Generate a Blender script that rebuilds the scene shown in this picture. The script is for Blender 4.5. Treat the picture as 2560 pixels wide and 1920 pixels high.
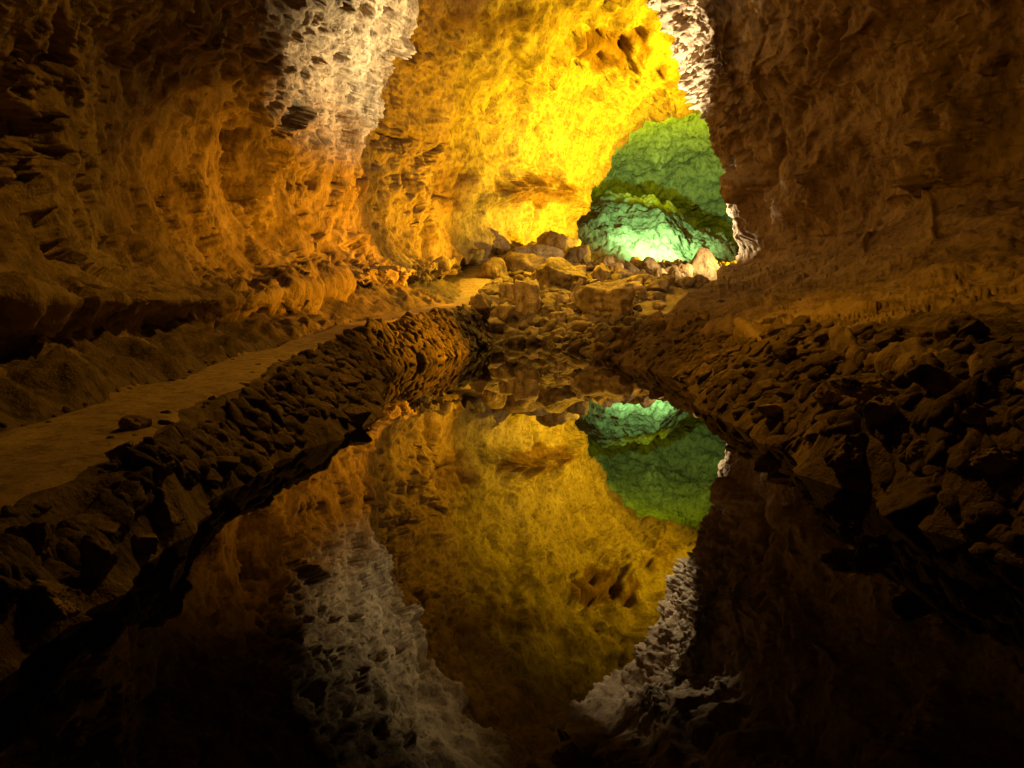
import bpy, math
import numpy as np
from mathutils import Vector

# ------------------------------------------------------------------ camera, world, exposure
S = bpy.context.scene
for o in list(bpy.data.objects):
    bpy.data.objects.remove(o)
C = S.collection
CAM_Z, PITCH, FPX = 1.0, math.radians(6.2), 2560 * 24.0 / 36.0
cam_d = bpy.data.cameras.new('camera'); cam_d.lens = 24; cam_d.sensor_width = 36
cam_d.clip_start = 0.05; cam_d.clip_end = 400
cam = bpy.data.objects.new('camera', cam_d); C.objects.link(cam)
cam.location = (0, 0, CAM_Z); cam.rotation_euler = (math.radians(90) - PITCH, 0, 0)
S.camera = cam
W = bpy.data.worlds.new('World'); S.world = W; W.use_nodes = True
W.node_tree.nodes['Background'].inputs[0].default_value = (0.02, 0.012, 0.005, 1)
W.node_tree.nodes['Background'].inputs[1].default_value = 0.0      # deep underground: no sky
S.view_settings.view_transform = 'Standard'; S.view_settings.look = 'None'
S.view_settings.gamma = 1.0; S.view_settings.exposure = 0.0
S.cycles.max_bounces = 8; S.cycles.diffuse_bounces = 4; S.cycles.glossy_bounces = 4
S.cycles.sample_clamp_indirect = 4.0
S.cycles.use_denoising = True

def ray(px, py):
    u = (px - 1280) / FPX; v = (960 - py) / FPX
    c, s = math.cos(PITCH), math.sin(PITCH)
    return np.array([u, c + v * s, v * c - s])
def P(px, py, D):
    r = ray(px, py); r = r / r[1] * D
    return np.array([r[0], r[1], r[2] + CAM_Z])
def project(v):
    """photo pixel of world points (n,3), only used to set out where a crack or hollow lies on a wall"""
    c, s = math.cos(PITCH), math.sin(PITCH)
    z = v[:, 2] - CAM_Z
    f = np.maximum(v[:, 1] * c - z * s, 0.05); up = v[:, 1] * s + z * c
    return 1280 + FPX * v[:, 0] / f, 960 - FPX * up / f

# ------------------------------------------------------------------ lamps (the show cave's concealed floodlights, then added fill spots)
def lamp(name, kind, loc, color, power, target=None, angle=60, blend=0.6, size=0.15):
    d = bpy.data.lights.new(name, kind); d.color = color; d.energy = power
    d.shadow_soft_size = size
    if kind == 'SPOT':
        d.spot_size = math.radians(angle); d.spot_blend = blend
    o = bpy.data.objects.new(name, d); C.objects.link(o); o.location = loc
    if target is not None:
        o.rotation_euler = (Vector(target) - Vector(loc)).to_track_quat('-Z', 'Y').to_euler()
    return o
YEL, ORA, WHI = (1, .60, .006), (1, .42, .012), (1, .86, .62)
lamp('floodlight_yellow_low', 'SPOT', (2.6, 33.4, 4.2), YEL, 1050, (-.9, 37.5, 6.4), 116, .9)
lamp('floodlight_yellow_high', 'SPOT', (16.5, 33.0, 3.6), YEL, 72000, (4.6, 37.5, 10.4), 88, .9, .15)
lamp('floodlight_white_wall', 'SPOT', (6.6, 25.0, 3.0), (1, .78, .38), 34000, P(800, -130, 16.5), 38, 1)
lamp('floodlight_white_fin', 'SPOT', (2.4, 25.0, 2.9), (1, .82, .5), 19000, P(1680, 30, 20.5), 40, .4)
lamp('floodlight_white_rim', 'SPOT', (4.2, 25.5, 2.9), (1, .80, .46), 8000, P(1850, 540, 22.2), 38, .6)
lamp('floodlight_white_rubble', 'SPOT', (9.4, 26.2, 4.0), (1, .68, .26), 2300, (6.8, 31.5, 3.0), 110, .8)
lamp('floodlight_green', 'SPOT', (9.2, 44.6, 6.0), (.34, 1, .32), 8200, (11.0, 53, 5.9), 104, 1)
lamp('floodlight_lime', 'SPOT', (11, 52, 11.2), (.42, .60, .002), 4600, (13, 58, 16), 160, .9)
lamp('floodlight_orange', 'SPOT', (1.4, 21.5, 2.4), (1, .38, .008), 5400, (-3.4, 18.8, 2.8), 66, 1, .1)
lamp('floodlight_orange_wall', 'SPOT', (4.3, 15.6, 2.0), (1, .38, .008), 4800, (-3.4, 13.6, .8), 58, 1, .1)
lamp('floodlight_orange_far', 'SPOT', (1.2, 26.0, 3.4), (1, .46, .008), 3500, (-3.3, 26.0, 6.0), 118, .9, .1)
lamp('fill_amber', 'SPOT', (-1.2, 6.5, 5.6), (1, .41, .008), 600, (5, 12, 1.8), 96, 1, .1)  # added warm fill above the frame for the right wall and ledge
lamp('fill_pile_top', 'SPOT', (2.6, 28.0, 8.5), (1, .55, .02), 7500, (1.4, 25.0, 1.0), 84, .9, .06)  # added overhead spot that brightens the tops of the pile
lamp('fill_ceiling', 'SPOT', (1.0, 24.0, 4.0), (1, .45, .01), 2200, (1.6, 19.5, 13), 96, .9, .1)  # added upward fill so the mirrored ceiling does not go black
lamp('fill_pile_front', 'SPOT', (-1.6, 15.5, 8.5), (1, .50, .03), 1248, (1.4, 24, 1.0), 62, .9, .1)  # added weak frontal fill for the pile's near faces
lamp('fill_bank', 'SPOT', (-.8, 8.5, 6.3), (1, .42, .016), 608, (2.8, 6.5, .5), 80, 1, .1)  # added spot out of view, lifts the right bank stones
lamp('fill_bank_far', 'SPOT', (1.5, 9.0, 7.4), (1, .44, .02), 700, (-2.2, 6.6, .4), 70, 1, .1)  # added spot out of view, lifts the left bank

# ------------------------------------------------------------------ noise (numpy)
RNG = np.random.RandomState(7)
PERM = RNG.permutation(512).astype(np.int64)
PERM = np.concatenate([PERM, PERM, PERM])
G = RNG.normal(size=(512, 3)); G /= np.linalg.norm(G, axis=1)[:, None]
RV = RNG.rand(512, 3)
def _h(i, j, k):
    return PERM[PERM[PERM[i & 511] + (j & 511)] + (k & 511)]
def perlin(p):
    i = np.floor(p).astype(np.int64); f = p - i
    u = f * f * f * (f * (f * 6 - 15) + 10)
    r = 0
    for a in (0, 1):
        for b in (0, 1):
            for c in (0, 1):
                g = G[_h(i[:, 0] + a, i[:, 1] + b, i[:, 2] + c)]
                d = (g * (f - np.array([a, b, c]))).sum(1)
                w = (u[:, 0] if a else 1 - u[:, 0]) * (u[:, 1] if b else 1 - u[:, 1]) * (u[:, 2] if c else 1 - u[:, 2])
                r = r + w * d
    return r * 1.6
def fbm(p, octs=5, gain=.5, lac=2.03):
    a, t = 1.0, 0
    for _ in range(octs):
        t = t + a * perlin(p); a *= gain; p = p * lac + 13.7
    return t
def ridged(p, octs=5, gain=.5, lac=2.1):
    a, t, w = 1.0, 0, 1.0
    for _ in range(octs):
        n = (1 - np.abs(perlin(p))) ** 2 * w
        t = t + a * n; w = np.clip(n * 1.4, 0, 1); a *= gain; p = p * lac + 5.3
    return t
def voronoi(p, facets=False):
    i = np.floor(p).astype(np.int64); f = p - i
    d1 = np.full(len(p), 9.0); d2 = np.full(len(p), 9.0); idn = np.zeros(len(p), np.int64); off = np.zeros((len(p), 3))
    for a in (-1, 0, 1):
        for b in (-1, 0, 1):
            for c in (-1, 0, 1):
                h = _h(i[:, 0] + a, i[:, 1] + b, i[:, 2] + c)
                e = RV[h] + np.array([a, b, c]) - f
                d = (e ** 2).sum(1); m = d < d1; off[m] = e[m]
                d2 = np.where(m, d1, np.minimum(d2, d)); idn = np.where(m, h, idn); d1 = np.where(m, d, d1)
    if facets: return (off * (RV[(idn * 7 + 3) & 511] - .5)).sum(1) * 2, np.sqrt(d2) - np.sqrt(d1)
    return np.sqrt(d1), np.sqrt(d2), idn
def sstep(x, a, b):
    t = np.clip((x - a) / (b - a), 0, 1); return t * t * (3 - 2 * t)

# ------------------------------------------------------------------ mesh helpers
def mesh(name, v, f, mat, smooth=True):
    m = bpy.data.meshes.new(name)
    v = np.asarray(v, np.float32); f = np.asarray(f, np.int32); k = f.shape[1]
    m.vertices.add(len(v)); m.vertices.foreach_set('co', v.ravel())
    m.loops.add(f.size); m.loops.foreach_set('vertex_index', f.ravel())
    m.polygons.add(len(f)); m.polygons.foreach_set('loop_start', np.arange(0, f.size, k, dtype=np.int32))
    m.polygons.foreach_set('use_smooth', np.full(len(f), smooth, dtype=bool))
    m.materials.append(mat); m.update(calc_edges=True); m.validate()
    return m
def obj(name, m, kind=None, label=None, cat=None, group=None):
    o = bpy.data.objects.new(name, m); C.objects.link(o)
    for k, x in (('kind', kind), ('label', label), ('category', cat), ('group', group)):
        if x: o[k] = x
    return o
def grid_faces(n, m):
    a = (np.arange(n - 1)[:, None] * m + np.arange(m - 1)[None, :]).ravel()
    return np.stack([a, a + m, a + m + 1, a + 1], 1)
def grid_normals(g):
    du = np.gradient(g, axis=0); dv = np.gradient(g, axis=1)
    n = np.cross(du, dv); return n / (np.linalg.norm(n, axis=2, keepdims=True) + 1e-9)
def catmull(pts, counts):
    """Catmull-Rom along axis 0; pts (k, ..., 3); counts: samples in each of the k-1 spans"""
    k = len(pts); out = []
    q = np.concatenate([[2 * pts[0] - pts[1]], pts, [2 * pts[-1] - pts[-2]]])
    for i in range(k - 1):
        t = np.linspace(0, 1, counts[i], endpoint=(i == k - 2))
        t = t.reshape((-1,) + (1,) * (pts.ndim - 1))
        a, b, c, d = q[i], q[i + 1], q[i + 2], q[i + 3]
        out.append(.5 * (2 * b + (c - a) * t + (2 * a - 5 * b + 4 * c - d) * t * t + (3 * b - a - 3 * c + d) * t ** 3))
    return np.concatenate(out)
def loft(table, cs, cr):
    g = catmull(np.array(table), cs)
    return catmull(g.transpose(1, 0, 2), cr).transpose(1, 0, 2)

# ------------------------------------------------------------------ materials
def rock_material(name, dark, mid, light, bump=.5, scale=1.0, pale=None, var=False, rough=.85, stain_shade=None):
    m = bpy.data.materials.new(name); m.use_nodes = True
    nt = m.node_tree; N, L = nt.nodes, nt.links
    b = N['Principled BSDF']; b.inputs['Roughness'].default_value = rough
    b.inputs['Specular IOR Level'].default_value = .25
    tc = N.new('ShaderNodeTexCoord')
    def noise(sc, det, rg=.6, dist=0.0, vec=None):
        n = N.new('ShaderNodeTexNoise'); n.inputs['Scale'].default_value = sc * scale
        n.inputs['Detail'].default_value = det; n.inputs['Roughness'].default_value = rg
        n.inputs['Distortion'].default_value = dist
        L.new(vec or tc.outputs['Object'], n.inputs['Vector']); return n
    n1 = noise(.7, 5, .62, .2); n2 = noise(4.5, 5, .65, 0); n3 = noise(16, 2, .6)
    mp = N.new('ShaderNodeMapping'); mp.inputs['Scale'].default_value = (1, 1, .5)
    L.new(tc.outputs['Object'], mp.inputs['Vector'])
    n4 = noise(2.4, 5, .65, .1, mp.outputs[0])
    ad = N.new('ShaderNodeMath'); ad.operation = 'MULTIPLY_ADD'
    L.new(n2.outputs['Fac'], ad.inputs[0]); ad.inputs[1].default_value = .55; L.new(n1.outputs['Fac'], ad.inputs[2])
    ad2 = N.new('ShaderNodeMath'); ad2.operation = 'MULTIPLY_ADD'
    L.new(n4.outputs['Fac'], ad2.inputs[0]); ad2.inputs[1].default_value = .45; L.new(ad.outputs[0], ad2.inputs[2])
    r = N.new('ShaderNodeValToRGB'); L.new(ad2.outputs[0], r.inputs['Fac'])
    e = r.color_ramp.elements
    e[0].position = .72; e[0].color = (*dark, 1); e[1].position = 1.22 if False else 1.0; e[1].color = (*mid, 1)
    mpr = N.new('ShaderNodeMapRange'); mpr.inputs[1].default_value = .65; mpr.inputs[2].default_value = 1.35
    L.new(ad2.outputs[0], mpr.inputs[0]); L.new(mpr.outputs[0], r.inputs['Fac'])
    e[0].position = .2; e[1].position = .55
    x = r.color_ramp.elements.new(.85); x.color = (*light, 1)
    col = r.outputs['Color']
    if var:
        oi = N.new('ShaderNodeObjectInfo'); hs = N.new('ShaderNodeHueSaturation')
        mr = N.new('ShaderNodeMapRange'); mr.inputs[3].default_value = .62; mr.inputs[4].default_value = 1.35
        L.new(oi.outputs['Random'], mr.inputs[0]); L.new(mr.outputs[0], hs.inputs['Value']); L.new(col, hs.inputs['Color'])
        col = hs.outputs['Color']
    vc = N.new('ShaderNodeTexVoronoi'); vc.feature = 'DISTANCE_TO_EDGE'; vc.inputs['Scale'].default_value = 2.6 * scale
    wv = N.new('ShaderNodeVectorMath'); wv.operation = 'MULTIPLY_ADD'
    L.new(n2.outputs['Color'], wv.inputs[0]); wv.inputs[1].default_value = (.5 / scale,) * 3; L.new(mp.outputs[0], wv.inputs[2])
    L.new(wv.outputs[0], vc.inputs['Vector'])
    ce = N.new('ShaderNodeMapRange'); ce.inputs[1].default_value = 0; ce.inputs[2].default_value = .035; ce.inputs[3].default_value = .0; ce.inputs[4].default_value = 1.0
    L.new(vc.outputs['Distance'], ce.inputs[0])
    ns = noise(6, 5, .7, 0, mp.outputs[0])
    sp = N.new('ShaderNodeMapRange'); sp.inputs[1].default_value = .36; sp.inputs[2].default_value = .50; sp.inputs[3].default_value = .5; sp.inputs[4].default_value = 1.0
    L.new(ns.outputs['Fac'], sp.inputs[0])
    mm = N.new('ShaderNodeMixRGB'); mm.blend_type = 'MULTIPLY'; mm.inputs[0].default_value = 1
    L.new(col, mm.inputs[1]); L.new(sp.outputs[0], mm.inputs[2]); col = mm.outputs[0]
    if stain_shade:
        at = N.new('ShaderNodeAttribute'); at.attribute_name = 'stain_shade'
        mx_ = N.new('ShaderNodeMixRGB'); mx_.blend_type = 'MULTIPLY'; mx_.inputs[2].default_value = (*stain_shade, 1)
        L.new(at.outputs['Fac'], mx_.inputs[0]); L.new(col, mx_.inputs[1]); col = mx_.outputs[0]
    L.new(col, b.inputs['Base Color'])
    vo = N.new('ShaderNodeTexVoronoi'); vo.feature = 'F1'; vo.inputs['Scale'].default_value = 9 * scale
    va = N.new('ShaderNodeVectorMath'); va.operation = 'MULTIPLY_ADD'
    L.new(n2.outputs['Color'], va.inputs[0]); va.inputs[1].default_value = (.25, .25, .25); L.new(tc.outputs['Object'], va.inputs[2])
    L.new(va.outputs[0], vo.inputs['Vector'])
    h = N.new('ShaderNodeMath'); h.operation = 'MULTIPLY_ADD'
    L.new(vo.outputs['Distance'], h.inputs[0]); h.inputs[1].default_value = .25; L.new(n2.outputs['Fac'], h.inputs[2])
    h2 = N.new('ShaderNodeMath'); h2.operation = 'MULTIPLY_ADD'
    L.new(n3.outputs['Fac'], h2.inputs[0]); h2.inputs[1].default_value = .35; L.new(h.outputs[0], h2.inputs[2])
    h3 = N.new('ShaderNodeMath'); h3.operation = 'MULTIPLY_ADD'
    L.new(n4.outputs['Fac'], h3.inputs[0]); h3.inputs[1].default_value = .9; L.new(h2.outputs[0], h3.inputs[2])
    h4 = N.new('ShaderNodeMath'); h4.operation = 'MULTIPLY_ADD'
    L.new(ce.outputs[0], h4.inputs[0]); h4.inputs[1].default_value = .07; L.new(h3.outputs[0], h4.inputs[2]); h3 = h4
    h5 = N.new('ShaderNodeMath'); h5.operation = 'MULTIPLY_ADD'
    L.new(sp.outputs[0], h5.inputs[0]); h5.inputs[1].default_value = .5; L.new(h3.outputs[0], h5.inputs[2]); h3 = h5
    bp = N.new('ShaderNodeBump'); bp.inputs['Strength'].default_value = bump; bp.inputs['Distance'].default_value = .12 / scale
    L.new(h3.outputs[0], bp.inputs['Height']); L.new(bp.outputs[0], b.inputs['Normal'])
    return m
M_WALL = rock_material('cave_rock', (.20, .145, .095), (.36, .275, .185), (.46, .37, .27), .38, stain_shade=(.5, .36, .25))
M_FAR = rock_material('chamber_rock', (.24, .20, .14), (.38, .31, .22), (.48, .41, .31), .6, .5)
M_GROUND = rock_material('bank_gravel', (.10, .075, .05), (.20, .15, .10), (.30, .23, .16), .6, 2.0)
M_PATH = rock_material('path_earth', (.32, .24, .16), (.44, .34, .23), (.52, .41, .29), .3, 1.6, rough=.95)
M_STONE = rock_material('lava_stone', (.13, .095, .06), (.26, .195, .125), (.40, .31, .21), .5, 2.2, var=True)
M_BOULDER = rock_material('pile_boulder', (.17, .125, .08), (.36, .275, .18), (.52, .42, .29), .6, 1.0, var=True)
def water_material():
    m = bpy.data.materials.new('still_water'); m.use_nodes = True
    b = m.node_tree.nodes['Principled BSDF']
    b.inputs['Base Color'].default_value = (.004, .003, .002, 1)
    b.inputs['Roughness'].default_value = 0.0; b.inputs['IOR'].default_value = 1.36
    return m
M_WATER = water_material()

# ------------------------------------------------------------------ terrain
def ip(y, tab):
    a = np.array(tab, float); return np.interp(y, a[:, 0], a[:, 1])
SL = [(-4, -1.5), (2, -1.48), (3.2, -1.6), (3.9, -1.6), (5, -1.5), (6, -1.27), (7, -1.35), (8, -1.55), (9.6, -1.77), (12.4, -1.78),
      (13, -1.46), (15.6, -1.0), (19, -.75), (21, -.3)]
SR = [(-4, 2.0), (3, 2.0), (5, 2.0), (7, 2.0), (7.8, 2.1), (9, 2.5), (10, 2.5), (12, 2.2), (14.8, 1.9), (17, 1.6), (19, 1.3), (21, .9)]
LIP = [(-4, 2.7), (3.2, 2.6), (4.6, 2.75), (7.3, 3.2), (10, 3.6), (14, 3.55), (18, 4.5), (22, 7)]
PC = [(-4, -2.4), (2, -2.3), (3, -2.25), (4.2, -2.4), (5.5, -2.45), (7, -2.75), (9, -2.85), (12, -2.9), (15, -2.5), (18, -1.95), (21, -1.35), (25, -1.3), (29, -1.6)]
PW = [(-4, .7), (2, .6), (3, .5), (4.2, .38), (5.5, .36), (7, .34), (9, .34), (12, .36), (15, .36), (18, .40), (21, .45), (25, .6), (29, .7)]
PH = [(-4, .27), (2, .28), (3, .32), (4, .36), (5.5, .42), (7, .45), (9, .49), (12, .68), (15, .87), (18, 1.05), (21, 1.2), (25, 1.6), (29, 2.2), (50, 3.2)]
ZP = [(0, -1), (19.6, -.4), (20.3, .02), (21, .42), (22, .78), (25, 1.5), (30, 2.75), (36, 3.75), (40, 4.1), (44, 3.9), (50, 3.5), (60, 3.5)]
def zbase(x, y):
    xl, xr, lip = ip(y, SL) - .14 * sstep(y, 6, 9), ip(y, SR), ip(y, LIP)
    pc, pw, ph = ip(y, PC), ip(y, PW), ip(y, PH)
    xi, xo = pc + pw, pc - pw
    tl = np.clip((xl - x) / np.maximum(xl - xi, .15), 0, 1)
    zl = ph * tl ** .8 + np.where(x < xo, .38 * (xo - x), 0)
    tr = np.clip((x - xr) / np.maximum(lip - xr, .3), 0, 1)
    zr = .78 * tr ** .75 + .12 * np.clip(x - lip, 0, 6)
    zb = -.5 * np.clip(np.minimum(x - xl, xr - x) / .5, 0, 1)
    z = np.where(x < xl, zl, np.where(x > xr, zr, zb))
    zp = ip(y, ZP) + sstep(y, 30, 35) * (.35 * (1 - sstep(x, 2.6, 4.2)) - .55 * sstep(x, 2.8, 4.6))
    return np.maximum(z, zp), tl, (x > xo) & (x < xi)
def zground(x, y):
    x = np.atleast_1d(np.asarray(x, float)); y = np.atleast_1d(np.asarray(y, float))
    p = np.stack([x, y, x * 0], 1)
    wob = fbm(p * .9, 3) * .16
    z, tl, onp = zbase(x + wob * (1 - onpath(x, y)), y + wob)
    rough = 1 - onpath(x, y)
    return z + rough * (fbm(p * 1.6, 4) * .09 + (ridged(p * 2.6 + 8, 3) - 1) * .05 + np.where(x < ip(y, PC), 1, 0) * (ridged(p * 1.1 + 4, 4) - .9) * .13 + ridged(p * 4, 2) * .03) + (1 - rough) * fbm(p * 1.3, 3) * .02
def onpath(x, y):
    pc, pw = ip(y, PC), ip(y, PW)
    return 1 - sstep(np.abs(x - pc), pw * .95, pw * 1.25)
ys = np.concatenate([np.linspace(-4, 1.5, 30, endpoint=False), 1.5 * (48 / 1.5) ** np.linspace(0, 1, 420)])
us = np.linspace(0, 1, 360)
xx = []
for y in ys:
    a, b = -4.4 - max(0, y - 30) * .0, 5.0 + .22 * max(y, 0)
    xx.append(a + (b - a) * us)
xx = np.array(xx); yy = np.repeat(ys[:, None], len(us), 1)
zz = zground(xx.ravel(), yy.ravel()).reshape(xx.shape)
g = np.stack([xx, yy, zz], 2)
f = grid_faces(*xx.shape)[:, ::-1]
obj('ground', mesh('ground', g.reshape(-1, 3), f, M_GROUND), 'structure')

_gx = np.linspace(-5, 17, 520); _gy = np.linspace(-4.2, 48, 1000)
_GX, _GY = np.meshgrid(_gx, _gy, indexing='ij'); _GZ = zground(_GX.ravel(), _GY.ravel()).reshape(_GX.shape)
def zg(x, y):
    x = np.atleast_1d(np.asarray(x, float)); y = np.atleast_1d(np.asarray(y, float))
    a = np.clip((x + 5) / 22 * 519, 0, 518.99); b = np.clip((y + 4.2) / 52.2 * 999, 0, 998.99)
    i, j = a.astype(int), b.astype(int); a, b = a - i, b - j
    return (_GZ[i, j] * (1 - a) + _GZ[i + 1, j] * a) * (1 - b) + (_GZ[i, j + 1] * (1 - a) + _GZ[i + 1, j + 1] * a) * b

# the trodden path along the left bank
py_ = 0.3 * (28 / .3) ** np.linspace(0, 1, 260); py_ = np.concatenate([np.linspace(-4, .3, 12, endpoint=False), py_])
vs = []
for y in py_:
    e = fbm(np.array([[3.1, y * 1.3, .2], [9.4, y * 1.3, .7]]), 4) * .3
    pc, pw = ip(y, PC), ip(y, PW)
    a, b = pc - pw * (1.08 + e[0]), pc + pw * (1.08 + e[1])
    t = np.linspace(0, 1, 24); x = a + (b - a) * t
    z = np.maximum(zground(x, x * 0 + y), ip(y, PH) - .05) + .022 - .08 * (np.abs(t * 2 - 1) ** 8)
    vs.append(np.stack([x, x * 0 + y, z], 1))
vs = np.array(vs)
obj('path', mesh('path', vs.reshape(-1, 3), grid_faces(*vs.shape[:2])[:, ::-1], M_PATH), 'structure')

# still pool
n = 12
wx, wy = np.meshgrid(np.linspace(-2.6, 3.4, n), np.linspace(-4, 21.5, n), indexing='ij')
w = np.stack([wx, wy, wx * 0], 2).reshape(-1, 3)
obj('water', mesh('water', w, grid_faces(n, n), M_WATER), 'structure')

# ------------------------------------------------------------------ cave walls
def dist_poly(px, py, pts):
    d = np.full(len(px), 1e9)
    for (x0, y0), (x1, y1) in zip(pts[:-1], pts[1:]):
        ex, ey = x1 - x0, y1 - y0; L2 = ex * ex + ey * ey
        t = np.clip(((px - x0) * ex + (py - y0) * ey) / L2, 0, 1)
        d = np.minimum(d, np.hypot(px - x0 - t * ex, py - y0 - t * ey))
    return d
def rough_wall(g, amp=1.0, pits=None, inward=1.0, cracks=(), hollows=(), ridges=(), streak=.4, calm=None, fold=(.35, .35, .12), fold_amp=None, fine=1.0, hold=1.0):
    nrm = grid_normals(g) * inward
    v = g.reshape(-1, 3); q = nrm.reshape(-1, 3)
    D = np.maximum(np.linalg.norm(v - np.array([0, 0, 1.0]), axis=1), 3)
    big = np.clip(D / 20, .35, 1.15)                      # nearer walls carry finer relief
    aniso = v * np.array([1, 1, streak])
    w = v + np.stack([fbm(v * .35 + 3, 3), fbm(v * .35 + 31, 3), fbm(v * .35 + 77, 3)], 1) * .3
    d = fbm(v * .28, 3) * .5 * big + fbm(w * .85, 3) * .2 * big
    d += (ridged(w * .5, 3) - 1.0) * -.16 * big
    d += fbm(aniso * 1.9, 5, .55) * .035
    # broad slabs and, here and there, flakes that sit proud of or behind their neighbours
    wc = (w + np.stack([fbm(v * 1.7 + 5, 3), fbm(v * 1.7 + 15, 3), fbm(v * 1.7 + 25, 3)], 1) * .35) * np.array([1, 1, .6])
    d1, d2, idn = voronoi(wc * .7)
    d += (RV[idn, 0] - .5) * .16 * sstep(d2 - d1, 0, .3) * big
    fl = sstep(fbm(v * .6 + 40, 2), -.05, .35)
    d1, d2, idn = voronoi(wc * 2.6 + 4)
    d += (RV[idn, 1] - .5) * .05 * sstep(d2 - d1, 0, .2) * fl
    # small oblique chips
    k = v[:, 2] * 1.1 + v[:, 1] * .5; sz = np.where(D < 14, 1.9, 1.15)
    d1, d2, idn = voronoi((np.stack([v[:, 0] * 4 + k, v[:, 1] * 3.6 - k, v[:, 2] * 1.9 + v[:, 1]], 1) + fbm(v * 3, 3)[:, None] * .6) * sz[:, None])
    d -= fine * (1 - sstep(d1, .05, .38)) * (RV[idn, 2] > .6) * .085 / sz * (1 - .5 * fl)
    d += fbm(v * 5.5 * np.array([1, 1, .6]), 4, .6) * .035
    far = sstep(D, 22, 36) * hold
    d += far * (fbm(v * .16 + 300, 3) * .6 + (ridged(v * np.array([.14, .14, .30]) + 310, 3) - 1.25) * .6)
    if fold_amp is not None: d += (ridged(w * np.array(fold) + 320, 3) - 1.25) * fold_amp * np.clip(D / 14, .25, 1) * hold
    # fracture facets: every cell is a plane with a tilt of its own
    for sc, amp_ in ((.85, .32), (2.1, .17), (5.2, .062)):
        q_ = (v + np.stack([fbm(v * sc * .9 + 5, 2), fbm(v * sc * .9 + 45, 2), fbm(v * sc * .9 + 85, 2)], 1) * .22 / sc) * np.array([1, 1, .62])
        ft, ed = voronoi(q_ * sc + 11 * sc, True)
        d += ft * amp_ * (big if sc < 1 else fine) * (.45 + .55 * sstep(fbm(v * .4 * sc + 70, 2), -.3, .25))
    # bedding ledges and open joints
    bz = v[:, 2] * .9 + v[:, 0] * .12 + fbm(w * .35 + 60, 3) * 1.6
    d += ((bz % 1.0) ** 2 - .33) * -.13 * big * sstep(fbm(v * .25 + 80, 2), -.15, .3)
    cn = perlin(np.stack([v[:, 0] * .5 + v[:, 2] * .25, v[:, 1] * .5, v[:, 2] * .55], 1) + fbm(v * 1.1 + 7, 4)[:, None] * .45)
    d -= .13 * np.exp(-(cn / .022) ** 2) * sstep(fbm(v * .5 + 90, 2), 0, .3)
    cn = perlin(v * np.array([.9, .9, .5]) + 33 + fbm(v * 1.6 + 17, 4)[:, None] * .4)
    d -= .07 * np.exp(-(cn / .03) ** 2) * sstep(fbm(v * .7 + 190, 2), .05, .3)
    if calm is not None: d *= calm
    X, Y = project(v)
    if pits is not None:
        m = pits(X, Y, v)
        wp = v + np.stack([fbm(v * 2.2 + 1, 3), fbm(v * 2.2 + 11, 3), fbm(v * 2.2 + 21, 3)], 1) * .22
        for sc, dep in ((1.2, .22), (2.6, .2), (5.2, .12)):
            a1, a2, ia = voronoi(wp * sc)
            d -= m * dep * (1 - sstep(a1, .12, .42)) * (RV[ia, 2] > .35)
        d += m * (fbm(wp * 3.5, 4) * .09)
    jx = fbm(np.stack([X, Y, X * 0], 1) / 40, 3) * 9; jy = fbm(np.stack([X, Y, X * 0], 1) / 40 + 50, 3) * 9
    hj = fbm(np.stack([X / 45, Y / 60, X * 0 + 3], 1), 4) * .55
    for pts, wd, dep in cracks:
        e = dist_poly(X + jx, Y + jy, pts); d -= dep * np.exp(-(e / wd) ** 2)
    for (cx, cy, rx, ry, dep) in hollows:
        e = np.hypot((X + jx * 2 - cx) / rx, (Y + jy * 2 - cy) / ry) + hj; d -= dep * (.45 if cx < 1000 else .8) * (1 - sstep(e, .3, 1.0))
    for pts, wd, dep in ridges:
        e = dist_poly(X + jx, Y + jy, pts); d += dep * np.exp(-np.abs(e / wd) ** 1.2)
    return (v + q * (d * amp)[:, None]).reshape(g.shape)

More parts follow.
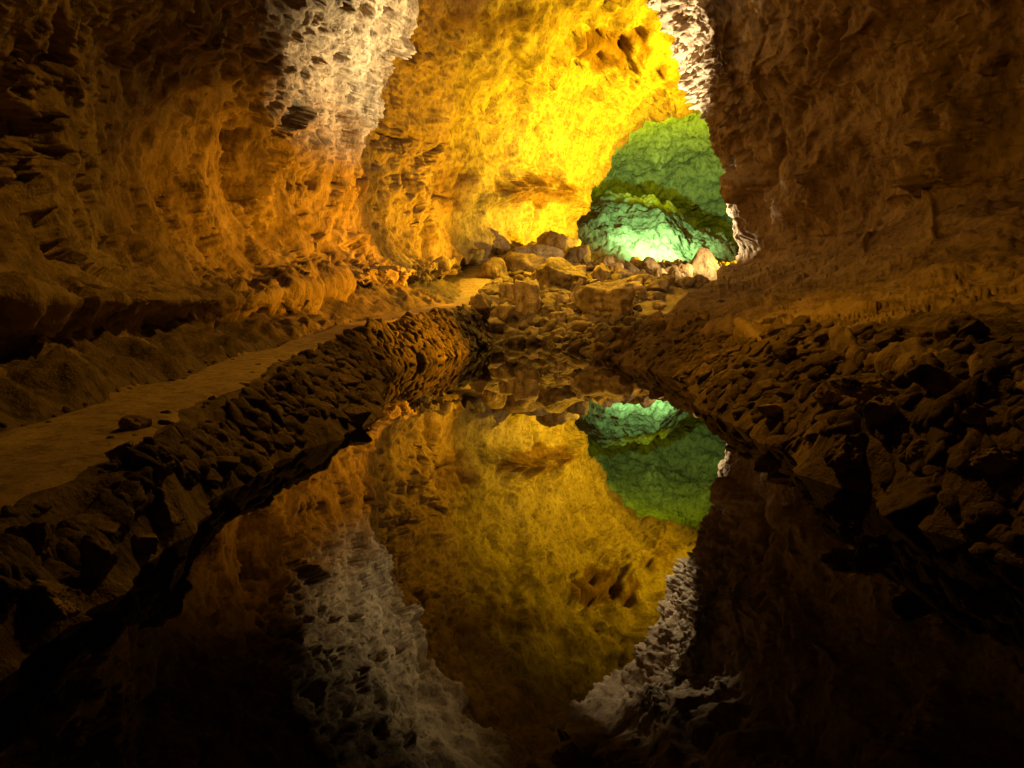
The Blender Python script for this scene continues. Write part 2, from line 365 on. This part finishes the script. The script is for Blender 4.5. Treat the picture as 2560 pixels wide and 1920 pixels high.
def sta(rows):
    return [P(*r) for r in rows]
def sh(st, dx, dy, dz=0):
    return [p + np.array([dx, dy, dz]) for p in st]
A = sta([(180, 1000, 4.8), (170, 930, 4.9), (100, 840, 5), (180, 740, 4.9), (60, 680, 5.2), (20, 540, 5.4), (0, 380, 5.5), (10, 200, 5.5), (60, 0, 5.3), (200, -250, 5), (600, -700, 4.8)])
LEFT = [sh(A, 1.0, -9), sh(A, .3, -5), sh(A, 0, -2.2), A,
  sta([(430, 940, 7), (425, 890, 7.05), (380, 815, 7.2), (440, 745, 7.1), (370, 690, 7.8), (330, 560, 8), (310, 400, 8.1), (330, 240, 8), (390, 60, 7.8), (520, -180, 7.5), (850, -500, 7.3)]),
  sta([(640, 890, 10.5), (640, 850, 10.6), (615, 800, 10.8), (660, 740, 10.6), (610, 688, 11.3), (570, 560, 11.6), (560, 420, 11.7), (590, 260, 11.6), (640, 90, 11.4), (740, -120, 11), (1000, -380, 10.6)]),
  sta([(850, 800, 15.5), (850, 780, 15.5), (840, 750, 15.7), (870, 700, 15.7), (830, 662, 16.5), (800, 560, 17), (800, 430, 17), (815, 280, 16.5), (850, 120, 16), (930, -80, 15.5), (1150, -320, 15)]),
  sta([(1030, 730, 21), (1030, 715, 21), (1025, 700, 21.3), (1045, 675, 21.3), (1000, 655, 22.5), (960, 570, 23), (950, 460, 23), (940, 330, 22.5), (960, 180, 21.5), (1020, 0, 20.5), (1250, -250, 19.5)]),
  sta([(1110, 690, 25.5), (1110, 680, 25.5), (1105, 670, 25.8), (1110, 660, 25.8), (1085, 648, 26.8), (1072, 580, 27), (1062, 480, 27), (1050, 360, 26.6), (1065, 230, 25.8), (1120, 60, 24.6), (1320, -180, 23)]),
  sta([(1235, 690, 33), (1235, 665, 33), (1235, 640, 33), (1235, 620, 33), (1235, 600, 33), (1238, 540, 33), (1243, 440, 33), (1255, 330, 32.5), (1290, 210, 31.5), (1370, 60, 30), (1560, -130, 28)]),
  sta([(1362, 690, 40), (1362, 665, 40), (1362, 640, 40), (1362, 610, 40), (1362, 590, 40), (1365, 530, 40), (1385, 440, 40), (1415, 340, 39.5), (1490, 235, 38.5), (1640, 165, 37), (1900, 60, 35)]),
  sta([(1425, 695, 46), (1427, 670, 46), (1428, 640, 46), (1430, 610, 46), (1434, 560, 46), (1442, 503, 46), (1500, 440, 46), (1550, 372, 45.5), (1635, 292, 44.5), (1790, 262, 43), (2060, 200, 41)]),
  sta([(1380, 695, 49), (1380, 670, 49), (1380, 640, 49), (1382, 610, 49), (1386, 560, 49), (1390, 490, 49), (1440, 410, 49), (1505, 335, 48.5), (1610, 240, 47.5), (1780, 200, 46), (2060, 120, 44)]),
  sta([(1200, 695, 52), (1200, 670, 52), (1200, 640, 52), (1202, 610, 52), (1206, 560, 52), (1210, 470, 52), (1260, 360, 52), (1405, 235, 51.5), (1560, 140, 50.5), (1780, 100, 49), (2060, 20, 47)])]
LEFT = [st + [st[-1] + np.array([7.0, -.8, 2.0])] for st in LEFT]
gl = loft(LEFT, [14, 24, 30, 60, 60, 66, 66, 66, 60, 56, 48, 24, 16], [14, 18, 22, 26, 52, 60, 60, 60, 52, 34, 34])
def pits_left(X, Y, v):
    m = 1 - sstep(np.hypot((X - 880) / 330, (Y - 80) / 270), .7, 1.15)
    m2 = 1 - sstep(dist_poly(X, Y, [(930, 260), (1010, 380), (1050, 520)]), 30, 80)
    return np.maximum(m, m2 * .7)
L_CR = [([(741, 382), (758, 428), (764, 498), (793, 538), (833, 584), (856, 625), (868, 642)], 7, .34),
        ([(631, 359), (622, 417), (637, 492)], 10, .35), ([(1071, 440), (1082, 486), (1071, 556), (1082, 637)], 7, .7),
        ([(1053, 347), (1050, 400)], 6, .6), ([(985, 420), (1000, 460)], 6, .5), ([(1085, 470), (1130, 500), (1155, 490)], 4, .3),
        ([(960, 330), (1010, 350), (1040, 345)], 6, .4), ([(650, 340), (640, 380)], 8, .3), ([(855, 640), (826, 660), (830, 690)], 5, .25)]
L_HO = [(710, 275, 50, 55, .4), (512, 258, 32, 42, .4), (340, 170, 40, 30, .4), (330, 620, 120, 60, .35), (60, 330, 80, 130, .6),
        (935, 762, 42, 13, .6), (840, 330, 60, 30, .15), (230, 470, 60, 50, .35), (880, 440, 25, 25, .3), (1525, 115, 105, 55, 1.1),
        (150, 150, 80, 90, .5), (760, 350, 80, 22, .35)]
L_RI = [([(1245, 490), (1300, 462), (1370, 468), (1425, 495)], 24, 1.3), ([(1340, 520), (1420, 530)], 30, .5)]
lr = [14, 18, 22, 26, 52, 60, 60, 60, 52, 34, 34]
rowl = np.concatenate([np.linspace(i, i + 1, n_, endpoint=(i == 10)) for i, n_ in enumerate(lr)])
calml = np.repeat(np.interp(rowl, [0, 1, 2, 2.8, 4.2, 5, 11], [1.2, 1.2, 1.1, .8, .75, .95, 1])[None, :], gl.shape[0], 0).ravel()
sl_ = np.concatenate([np.linspace(i, i + 1, n_, endpoint=(i == 12)) for i, n_ in enumerate([14, 24, 30, 60, 60, 66, 66, 66, 60, 56, 48, 24, 16])])
holdl = np.repeat(np.interp(sl_, [0, 9, 10, 11, 12, 13], [1, 1, .6, .1, .3, .5])[:, None], gl.shape[1], 1).ravel()
gl = rough_wall(gl, 1.0, pits_left, 1.0, L_CR, L_HO, L_RI, .4, calml, fold=(.3, .3, .16), fold_amp=np.repeat((.3 * sstep(rowl, 3.5, 5.5))[None, :], gl.shape[0], 0).ravel(), fine=.8, hold=holdl)
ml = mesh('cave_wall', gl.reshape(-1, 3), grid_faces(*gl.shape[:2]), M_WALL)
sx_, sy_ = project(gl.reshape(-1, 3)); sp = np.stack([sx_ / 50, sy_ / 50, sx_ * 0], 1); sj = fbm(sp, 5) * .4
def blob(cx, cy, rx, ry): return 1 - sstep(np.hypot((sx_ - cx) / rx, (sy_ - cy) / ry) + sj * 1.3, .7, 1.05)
st_ = np.maximum.reduce([blob(1525, 115, 110, 58), blob(1345, 480, 105, 42), blob(1250, 60, 150, 45) * .7, blob(1120, 470, 50, 70) * .6, blob(1680, 200, 50, 45) * .5])  # reddish mineral patches; on the bulge they also paint in its shaded top
at = ml.attributes.new('stain_shade', 'FLOAT', 'POINT'); at.data.foreach_set('value', st_.astype(np.float32))
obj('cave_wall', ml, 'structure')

# right wall: ledge, wall and the fin that closes the passage
R13 = sta([(2264, 925, 4.8), (2264, 895, 4.6), (2350, 740, 8), (2400, 560, 12), (2440, 510, 13.6), (2440, 400, 13.8), (2440, 290, 13.8), (2430, 130, 13.6), (2400, -40, 13.2), (2330, -300, 12), (1900, -700, 10)])
R11 = sta([(2640, 1010, 3.4), (2640, 940, 3.3), (2800, 760, 6), (2900, 540, 10.4), (2950, 480, 11.4), (2960, 380, 11.6), (2960, 270, 11.6), (2950, 100, 11.4), (2920, -80, 11), (2800, -400, 10), (2200, -1000, 8)])
RIGHT = [sta([(1900, 800, 25), (1900, 780, 25), (2000, 735, 26), (2100, 665, 26), (2150, 610, 26), (2150, 480, 26), (2150, 390, 26), (2150, 255, 26), (2100, 130, 26), (2000, -60, 25), (1800, -250, 24)]),
  sta([(1720, 800, 17), (1720, 790, 17.5), (1800, 735, 20), (1900, 665, 23.3), (1915, 610, 23.6), (1880, 480, 23.6), (1870, 390, 23.6), (1830, 255, 23.4), (1780, 130, 23), (1700, -60, 22.4), (1500, -250, 21.5)]),
  sta([(1690, 840, 14), (1692, 800, 14.6), (1735, 735, 17), (1822, 662, 21.6), (1848, 610, 22), (1812, 480, 22), (1800, 390, 22), (1747, 255, 21.8), (1692, 130, 21.5), (1605, -60, 21), (1400, -250, 20)]),
  sta([(1730, 850, 12.6), (1735, 820, 12.7), (1790, 735, 15), (1870, 660, 20), (1885, 600, 20.8), (1862, 480, 20.8), (1850, 385, 20.8), (1812, 255, 19.6), (1772, 125, 18.9), (1700, -70, 18.2), (1460, -280, 17)]),
  sta([(1850, 860, 10), (1860, 825, 10), (1890, 730, 13), (1960, 650, 18.2), (1970, 590, 18.8), (1950, 470, 19), (1930, 380, 19), (1890, 255, 18.8), (1840, 120, 18.4), (1770, -80, 17.8), (1500, -320, 16.5)]),
  sta([(2010, 880, 7.4), (2015, 850, 7.3), (2090, 725, 10.4), (2160, 610, 15.4), (2190, 550, 16.2), (2180, 440, 16.4), (2170, 330, 16.4), (2150, 200, 16.2), (2120, 50, 15.8), (2050, -160, 15), (1700, -500, 13.5)]),
  R13, R11, sh(R11, .6, -3.5), sh(R11, 0, -8), sh(R11, -1.5, -14)]
gr = loft(RIGHT, [16, 24, 40, 56, 76, 80, 60, 24, 16, 12], [18, 46, 46, 26, 44, 44, 56, 56, 52, 34])
def pits_right(X, Y, v):
    e = dist_poly(X, Y, [(1620, -60), (1700, 130), (1765, 260), (1800, 380)])
    return (1 - sstep(e, 60, 150)) * (1 - sstep(Y, 330, 460))
R_HO = [(1875, 462, 44, 34, .6), (2420, 330, 70, 130, .8), (2050, 445, 18, 30, .4), (2330, 420, 40, 60, .5), (2290, 520, 50, 24, .35), (2480, 160, 40, 60, .5)]
R_CR = [([(2230, 0), (2140, 90), (2080, 200)], 8, .25), ([(2060, 300), (2040, 420), (2075, 560)], 8, .25), ([(2330, 600), (2360, 440), (2420, 360)], 9, .15),
        ([(1870, 830), (1900, 845), (1940, 870)], 10, .2), ([(2100, 865), (2140, 880)], 12, .2)]
R_RI = [([(1934, 295), (1957, 336), (1951, 382), (1917, 463)], 9, .42), ([(1859, 341), (1870, 382), (1893, 411)], 9, .42), ([(2003, 69), (2009, 104), (2038, 116)], 8, .42),
        ([(1979, 168), (1992, 197)], 8, .4), ([(2160, 0), (2136, 87), (2079, 197)], 8, .3), ([(2001, 260), (1990, 320)], 8, .3), ([(2075, 40), (2066, 110)], 7, .35),
        ([(1790, 170), (1810, 220), (1830, 190)], 9, .25)]
rowf = np.linspace(0, 10, 1) if False else np.concatenate([np.linspace(i, i + 1, n_, endpoint=(i == 9)) for i, n_ in enumerate([18, 46, 46, 26, 44, 44, 56, 56, 52, 34])])
calm = np.interp(rowf, [0, .8, 1.3, 2.7, 3.4, 4.2, 7, 10], [1.3, 1.2, .75, .6, .75, .95, 1, 1])
sr = np.concatenate([np.linspace(i, i + 1, n_, endpoint=(i == 9)) for i, n_ in enumerate([16, 24, 40, 56, 76, 80, 60, 24, 16, 12])])
holdr = np.repeat(np.interp(sr, [0, 1, 2, 3, 4, 10], [.3, .1, .05, .4, 1, 1])[:, None], gr.shape[1], 1).ravel()
gr = rough_wall(gr, .9, pits_right, -1.0, R_CR, R_HO, R_RI, .45, np.repeat(calm[None, :], gr.shape[0], 0).ravel(), fold_amp=np.repeat((.5 * sstep(rowf, 3.3, 5))[None, :], gr.shape[0], 0).ravel(), fine=.5, hold=holdr)
obj('cave_wall', mesh('fin_wall', gr.reshape(-1, 3), grid_faces(*gr.shape[:2])[:, ::-1], M_WALL), 'structure')

# green chamber behind: dome and rock mound
az = np.radians(np.linspace(-112, 112, 260)); el = np.radians(np.linspace(-20, 88, 170))
A2, E2 = np.meshgrid(az, el, indexing='ij')
gd = np.stack([13 + 14 * np.sin(A2) * np.cos(E2), 50 + 21 * np.cos(A2) * np.cos(E2), 3 + 12.5 * np.sin(E2)], 2)
gd = rough_wall(gd, .8, None, 1.0)
obj('cave_wall', mesh('chamber_wall', gd.reshape(-1, 3), grid_faces(*gd.shape[:2]), M_FAR), 'structure')
mx, my = np.meshgrid(np.linspace(0, 27, 300), np.linspace(43.5, 66, 260), indexing='ij')
rid = np.interp(mx, [0, 4, 7, 11.5, 14.2, 17, 19, 27], [6, 8.6, 10.2, 10.2, 8.2, 7.0, 5.2, 4])
t = np.clip((my - 46) / (57 - 46), 0, 1)
mz = 2.9 + (rid - 2.9) * (t ** .75) - np.clip(my - 58, 0, 9) * .5
pv = np.stack([mx, my, mz], 2).reshape(-1, 3)
pw_ = pv + np.stack([fbm(pv * .4, 3), fbm(pv * .4 + 9, 3), fbm(pv * .4 + 19, 3)], 1) * .9
d1, d2, idn = voronoi(pw_ * np.array([.6, .6, 1.1]))
e1, e2, ide = voronoi(pw_ * np.array([1.7, 1.7, 3.0]) + 7)
dz = (RV[idn, 0] - .5) * .75 * sstep(d2 - d1, 0, .35) + (RV[ide, 1] - .5) * .34 * sstep(e2 - e1, 0, .25) + fbm(pv * .5, 4) * .5
mz = mz + dz.reshape(mz.shape) * sstep(my, 45, 48)
obj('rock_slope', mesh('rock_slope', np.stack([mx, my, mz], 2).reshape(-1, 3), grid_faces(*mx.shape), M_FAR), 'structure')

# ------------------------------------------------------------------ rocks
def ico(level):
    import bmesh
    bm = bmesh.new(); bmesh.ops.create_icosphere(bm, subdivisions=level, radius=1)
    v = np.array([x.co[:] for x in bm.verts]); f = np.array([[q.index for q in x.verts] for x in bm.faces]); bm.free()
    return v, f
ICO = {3: ico(4), 2: ico(3), 4: ico(5)}
def rock_shape(seed, level=3, planes=16, soft=.04, rough=.05, kind='block'):
    """a broken block: the overlap of random half-spaces, worn at the edges, with a grain; fits the box [-1,1]^3"""
    r = np.random.RandomState(seed); d, f = ICO[level]
    n = r.normal(size=(planes, 3)); n /= np.linalg.norm(n, axis=1)[:, None]
    h = r.uniform(.5, 1.0, planes)
    if kind == 'round': h = r.uniform(.85, 1.0, planes)
    if kind == 'column':
        n = np.array([(1, .1, .05), (-1, .15, .03), (.2, 1, 0), (-.1, -1, .08), (.75, -.7, .02), (-.8, -.7, 0), (.05, -.1, 1), (.3, -.2, .95), (0, 0, -1)], float)
        n /= np.linalg.norm(n, axis=1)[:, None]; h = np.array([.6, .62, .6, .6, .7, .72, 1, 1.02, 1])
    if kind == 'spike':
        n = np.concatenate([n[:6], [(.93, 0, .35), (-.95, .1, .3), (.1, -.93, .33), (0, .93, .36), (0, 0, -1)]]); h = np.concatenate([h[:6] * .4 + .6, [.45, .45, .45, .45, .8]])
        n /= np.linalg.norm(n, axis=1)[:, None]
    dot = d @ n.T
    q = np.where(dot > .02, h[None, :] / np.maximum(dot, .02), 1e3)
    rad = -soft * np.log(np.exp(-np.clip(q, 0, 40) / soft).sum(1) + 1e-300) if soft > 0 else q.min(1)
    rad = np.clip(rad, .1, 3.0); rad = (rad ** -14 + 1.3 ** -14) ** (-1 / 14)
    v = d * rad[:, None]
    o = r.rand(3) * 50
    w = v * 1.4 + o
    dis = fbm(w, 5, .6) * rough * 1.6 + (ridged(w * 1.8, 4) - 1) * -rough * .8
    if kind == 'layered':
        dis += np.abs(((v[:, 2] * 4.2 + fbm(w * .9, 3) * .9 + v[:, 0] * .5) % 1) - .5) * .17 - .04
    if kind == 'column':
        dis += (fbm(v * np.array([6, 6, .8]) + o, 3)) * .05
    v = v * (1 + dis[:, None])
    lo, hi = v.min(0), v.max(0)
    return (v - (lo + hi) / 2) / ((hi - lo) / 2), f
def ray_ground(px, py):
    r = ray(px, py); r = r / r[1]
    D = 1.6 * (46 / 1.6) ** np.linspace(0, 1, 900)
    z = zg(r[0] * D, D); k = np.nonzero(CAM_Z + r[2] * D <= z)[0]
    return D[k[0]] if len(k) else None

# (photo box x0,y0,x1,y1 in pixels, kind, label)
def c1(a, b, c, d): return (1180 + a * .1929, 560 + b * .1929, 1180 + c * .1929, 560 + d * .1929)
def c2(a, b, c, d): return (1480 + a * .1929, 560 + b * .1929, 1480 + c * .1929, 560 + d * .1929)
BOULDERS = [
 (c1(900, 170, 1330, 460), 'round', 'rounded orange boulder crowning the highest point of the rock pile'),
 (c1(1290, 330, 1490, 515), 'block', 'small boulder right of the crowning boulder, against the green light'),
 (c1(560, 330, 1130, 510), 'block', 'flat wedge boulder just under the crowning boulder'),
 (c1(690, 260, 960, 380), 'round', 'dark rounded stone left of the crowning boulder'),
 (c1(145, 480, 440, 745), 'round', 'dark hunched boulder at the upper left end of the pile beside the path'),
 (c1(470, 420, 880, 690), 'block', 'square brown boulder resting left above the biggest boulder'),
 (c1(760, 490, 1410, 930), 'block', 'biggest brown boulder in the middle of the pile with a shadowed underside'),
 (c1(180, 735, 370, 915), 'round', 'pale rounded cobble at the left edge of the pile above the dark block'),
 (c1(548, 760, 872, 1250), 'column', 'upright column shaped stone standing at the front of the pile'),
 (c1(355, 790, 570, 1120), 'column', 'dark upright block directly left of the column shaped stone'),
 (c1(220, 1040, 550, 1370), 'block', 'light topped block in front of the dark upright block'),
 (c1(140, 940, 370, 1120), 'block', 'brown wedge stone left of the dark upright block'),
 (c1(1255, 740, 1465, 1160), 'spike', 'tall leaning slab between the biggest boulder and the striped boulder'),
 (c1(890, 900, 1120, 1050), 'block', 'low stone in the shadow under the biggest boulder'),
 (c1(1090, 890, 1270, 1135), 'block', 'dark slanting slab under the right side of the biggest boulder'),
 (c1(1035, 990, 1155, 1210), 'spike', 'thin pale spike of stone right of the column shaped stone'),
 (c1(1140, 1090, 1335, 1270), 'block', 'pale angular stone right of the thin spike'),
 (c1(1400, 760, 2060, 1290), 'layered', 'large striped boulder with layered face at the front of the pile'),
 (c1(880, 1020, 1070, 1210), 'block', 'brown stone tucked beside the column shaped stone on its right'),
 (c1(540, 1260, 725, 1410), 'block', 'small squarish block below the foot of the column shaped stone'),
 (c1(680, 1340, 860, 1490), 'block', 'pale angular stone at the water edge below the column'),
 (c1(850, 1220, 1055, 1360), 'block', 'flat topped stone right of the foot of the column'),
 (c1(0, 1220, 460, 1420), 'block', 'long low slab at the left front foot of the pile'),
 (c1(1000, 1150, 1230, 1310), 'block', 'orange brown stone below the thin spike'),
 (c1(1240, 1190, 1400, 1310), 'block', 'small oblong stone left below the striped boulder'),
 (c2(10, 530, 235, 790), 'block', 'yellow lit block standing behind the striped boulder'),
 (c2(190, 510, 415, 660), 'block', 'pale slanting slab right of the yellow lit block'),
 (c2(120, 430, 300, 570), 'block', 'orange stone on the pile crest in front of the green slope'),
 (c2(470, 475, 665, 610), 'block', 'orange brown cracked stone at the middle of the pile crest'),
 (c2(670, 440, 890, 650), 'round', 'large pale boulder at the crest against the green slope'),
 (c2(800, 580, 985, 725), 'round', 'bright cream rounded boulder below the crest'),
 (c2(890, 680, 1010, 860), 'block', 'bright cream upright block under the cream rounded boulder'),
 (c2(1250, 335, 1705, 700), 'spike', 'big pale pointed boulder at the right end of the crest'),
 (c2(1005, 560, 1150, 745), 'block', 'narrow orange slab left of the pointed boulder'),
 (c2(1100, 530, 1310, 725), 'block', 'broad orange slab leaning beside the pointed boulder'),
 (c2(1320, 670, 1560, 850), 'round', 'smooth tan boulder beneath the pointed boulder beside the ledge'),
 (c2(1090, 700, 1330, 860), 'block', 'pale angular stone left of the smooth tan boulder'),
 (c2(380, 660, 645, 810), 'layered', 'small ribbed stone behind the striped boulder'),
 (c2(640, 660, 870, 800), 'block', 'grey cracked stone left of the bright cream stones'),
 (c2(310, 760, 690, 970), 'layered', 'dark layered boulder right of the striped boulder'),
 (c2(690, 880, 945, 1010), 'block', 'rounded brown stone right of the dark layered boulder'),
 (c2(800, 1000, 965, 1130), 'round', 'round brown stone low on the right of the pile'),
 (c2(735, 1130, 935, 1310), 'block', 'pointed pale slab at the right foot of the pile'),
 (c2(1090, 1110, 1250, 1270), 'block', 'dark stone at the nose of the right ledge'),
 (c2(1370, 1110, 1530, 1250), 'round', 'rounded dark stone under the lip of the right ledge'),
 # left bank, near
 ((330, 1117, 428, 1200), 'block', 'large flat faced stone at the path edge on the near left bank'),
 ((262, 1105, 335, 1168), 'block', 'dark block touching the path left of the large flat faced stone'),
 ((0, 1312, 112, 1425), 'block', 'pale weathered boulder at the left border above the water'),
 ((190, 1340, 275, 1455), 'round', 'rough dark boulder at the near water edge'),
 ((315, 1335, 395, 1390), 'block', 'small pale stone at the tip of the near left bank'),
 ((36, 1445, 178, 1560), 'block', 'low boulder half in the water at the lower left'),
 ((350, 1225, 440, 1320), 'spike', 'thin slab sloping down to the water on the near left bank'),
 ((285, 1040, 360, 1090), 'block', 'flat stone at the upper corner of the left bank beside the path'),
 ((850, 1020, 925, 1065), 'block', 'flat slab at the tip of the left bank promontory'),
 # right bank, near
 ((2284, 912, 2450, 998), 'block', 'large black boulder under the right ledge'),
 ((2112, 938, 2265, 1008), 'slab', 'broad flat slab on the right bank left of the black boulder'),
 ((2165, 990, 2272, 1088), 'block', 'blocky stone below the broad flat slab on the right bank'),
 ((2040, 962, 2113, 1028), 'round', 'rounded stone at the left end of the broad flat slab'),
 ((2422, 1012, 2534, 1068), 'block', 'hump shaped stone near the right border of the bank'),
 ((2276, 1102, 2345, 1170), 'round', 'smooth tilted stone in the lower right bank'),
 ((2440, 1122, 2560, 1186), 'round', 'rounded boulder at the right border low on the bank'),
 ((2072, 1090, 2190, 1205), 'block', 'tall stone standing at the right waterline'),
 ((1890, 1010, 1985, 1050), 'slab', 'pale flat slab on the right bank midway to the ledge nose'),
]
SLOT = []
seed = 100
for (x0, y0, x1, y1), kind, label in BOULDERS:
    seed += 1
    cx, w_, h_ = (x0 + x1) / 2, x1 - x0, y1 - y0
    yb = y1 - .12 * h_
    D = ray_ground(cx, yb)
    while D is None:
        yb += 3; D = ray_ground(cx, yb)
    D = min(D, 39.5)
    if kind == 'slab': mk, pl = 'block', 18
    else: mk, pl = kind, 14
    v, f = rock_shape(seed, 4 if w_ > 90 else 3, pl, .008 if kind != 'round' else .05, .085, mk)
    k_ = 1.62 if seed < 105 else 1.34 if seed < 109 else 1.18 if D > 14 else 1.05
    sx = w_ / FPX * D / 2 * k_; sz = h_ / FPX * D / 2 * 1.06 * k_
    sy = (sx + sz) / 2 * .85 if kind != 'slab' else sx * .8
    top, low = P(cx, y0, D)[2], P(cx, y1, D)[2]
    low = min(low, float(zg(P(cx, y1, D)[0], D + sy * .4)[0]) - .08) if D > 14 else low
    base = P(cx, (y0 + y1) / 2, D)
    if top - low > 2 * sz: sz = (top - low) / 2; base[2] = (top + low) / 2
    v = v * np.array([sx, sy, sz])
    if kind == 'spike' and 'leaning' in label: v[:, 0] += v[:, 2] * .22
    m = mesh('boulder', v, f, M_BOULDER)
    o = obj('boulder', m, None, label, 'boulder'); o.location = (base[0], base[1] + sy * .55, base[2] - .03 * sz)
    SLOT.append((base[0], base[1] + sy * .55, max(sx, sy)))

# loose stones: a few dozen master shapes, each stone an object of its own
MASTERS = [mesh('stone', *rock_shape(900 + k, 3, 13, .012, .08, 'block' if k % 3 else 'round'), M_STONE) for k in range(26)]
R2 = np.random.RandomState(11)
PLACED = [(x, y, r * .75) for x, y, r in SLOT]
def free(x, y, r, k=.8):
    for a, b, c in PLACED:
        if (a - x) ** 2 + (b - y) ** 2 < ((c + r) * k) ** 2: return False
    return True
def slope_tilt(x, y):
    e = .12
    z = zg([x - e, x + e, x, x], [y, y, y - e, y + e])
    return np.array([-(z[1] - z[0]) / (2 * e), -(z[3] - z[2]) / (2 * e), 1.0])
def stone(x, y, r, label, group, flat=.5):
    sx, sy, sz = r * R2.uniform(.8, 1.25), r * R2.uniform(.65, 1.0), r * R2.uniform(flat * .7, flat * 1.3)
    o = obj('stone', MASTERS[R2.randint(len(MASTERS))], None, label, 'stone', group)
    n = slope_tilt(x, y); n[:2] = np.clip(n[:2] * .6, -.45, .45); nv = Vector(n + np.r_[R2.normal(0, .14, 2), 0]).normalized()
    q = nv.to_track_quat('Z', 'Y')
    from mathutils import Quaternion
    o.rotation_mode = 'QUATERNION'; o.rotation_quaternion = q @ Quaternion((0, 0, 1), R2.uniform(0, 6.28))
    o.scale = (sx, sy, sz); o.location = (x, y, float(zg(x, y)[0]) + sz * .35)
    PLACED.append((x, y, r))
def scatter(n, gen, rmin, rmax, label, group, flat, k=.8):
    c = 0; t = 0
    while c < n and t < 6000:
        t += 1; x, y = gen(); r = rmax - (rmax - rmin) * min(1, (c / n) ** .6) * R2.uniform(.7, 1)
        if free(x, y, r, k): stone(x, y, r, label, group, flat); c += 1
def bank_r():
    y = 2.2 * (19 / 2.2) ** R2.rand(); a, b = ip(y, SR), ip(y, LIP); return a - .05 + (b - a + .15) * R2.rand(), y
def bank_l():
    y = 1.9 * (20 / 1.9) ** R2.rand(); a, b = ip(y, SL), ip(y, PC) + ip(y, PW); return a - .02 - .14 * min(1, max(0, (y - 6) / 3)) - (a - b - .17) * R2.rand(), y
def pile():
    y = 20.1 + 19 * R2.rand() ** 1.5; return (-1.0 + (y - 20) * .02) + R2.rand() * (3.2 + (y - 20) * .58), y
def foot():
    return R2.uniform(-1.2, 2.6), R2.uniform(17.8, 21.6)
def front(gen, lo=0.0):
    def g():
        while True:
            x, y = gen()
            if zg(x, y)[0] > lo - .06: return x, y
    return g
scatter(100, front(bank_r), .075, .17, 'dark flattish lava stone in the rubble of the right bank', 'stones on the right bank', .5)
scatter(75, front(bank_l), .06, .14, 'dark flat slab of stone in the rubble between path and pool', 'stones on the left bank', .42)
scatter(90, front(pile), .22, .5, 'brown angular stone lying among the boulders of the pile', 'stones on the rock pile', .7)
scatter(34, front(foot), .1, .26, 'small brown stone at the foot of the pile by the far waterline', 'stones at the foot of the pile', .7)

# finer rubble between them: one mass nobody would count
def on_path():
    y = 2.2 * (16 / 2.2) ** R2.rand(); t = R2.choice([-1, 1]) * (1 - R2.rand() ** 2 * .5); return ip(y, PC) + t * ip(y, PW) * 1.05, y
def bank_lf():
    y = R2.uniform(10, 20); a, b = ip(y, SL), ip(y, PC) + ip(y, PW); return a - .1 - (a - b - .15) * R2.rand(), y
def tongue():
    y = R2.uniform(13.5, 23); return ip(y, SR) + R2.rand() * 3.4, y
def clear(gen):
    def g():
        while True:
            x, y = gen()
            if all((x - a) ** 2 + (y - b) ** 2 > (c * .85) ** 2 for a, b, c in SLOT): return x, y
    return g
def rubble(name, lots):
    V, F, off = [], [], 0
    base = [rock_shape(500 + k, 2, 11, .015, .08) for k in range(14)]
    for gen, rmin, rmax, flat in [l[1:] for l in lots for _ in range(l[0])]:
        x, y = gen(); r = rmin * (rmax / rmin) ** R2.rand()
        v, f = base[R2.randint(14)]
        th = R2.uniform(0, 6.28); c, s = math.cos(th), math.sin(th)
        v = v * np.array([r, r * R2.uniform(.6, 1), r * R2.uniform(flat * .7, flat * 1.2)])
        ax = R2.normal(0, .4, 2)
        v = v + np.stack([v[:, 2] * ax[0], v[:, 2] * ax[1], -v[:, 0] * ax[0] - v[:, 1] * ax[1]], 1)
        sl = slope_tilt(x, y)
        v = v @ np.array([[c, s, 0], [-s, c, 0], [0, 0, 1]])
        v[:, 2] -= np.clip(sl[0] * .6, -.5, .5) * v[:, 0] + np.clip(sl[1] * .6, -.5, .5) * v[:, 1]
        V.append(v + np.array([x, y, float(zg(x, y)[0]) + r * flat * .3])); F.append(f + off); off += len(v)
    obj(name, mesh(name, np.concatenate(V), np.concatenate(F), M_STONE), 'stuff', 'loose dark rubble filling the banks between the larger stones', 'rubble')
def any_bank():
    u = R2.rand()
    return bank_r() if u < .48 else bank_l() if u < .8 else pile() if u < .93 else foot()
rubble('rubble', [(2300, front(any_bank), .03, .085, .6), (750, clear(front(pile)), .07, .28, .75), (420, front(bank_lf), .05, .15, .75), (160, on_path, .012, .035, .7), (300, front(tongue), .06, .24, .7)])
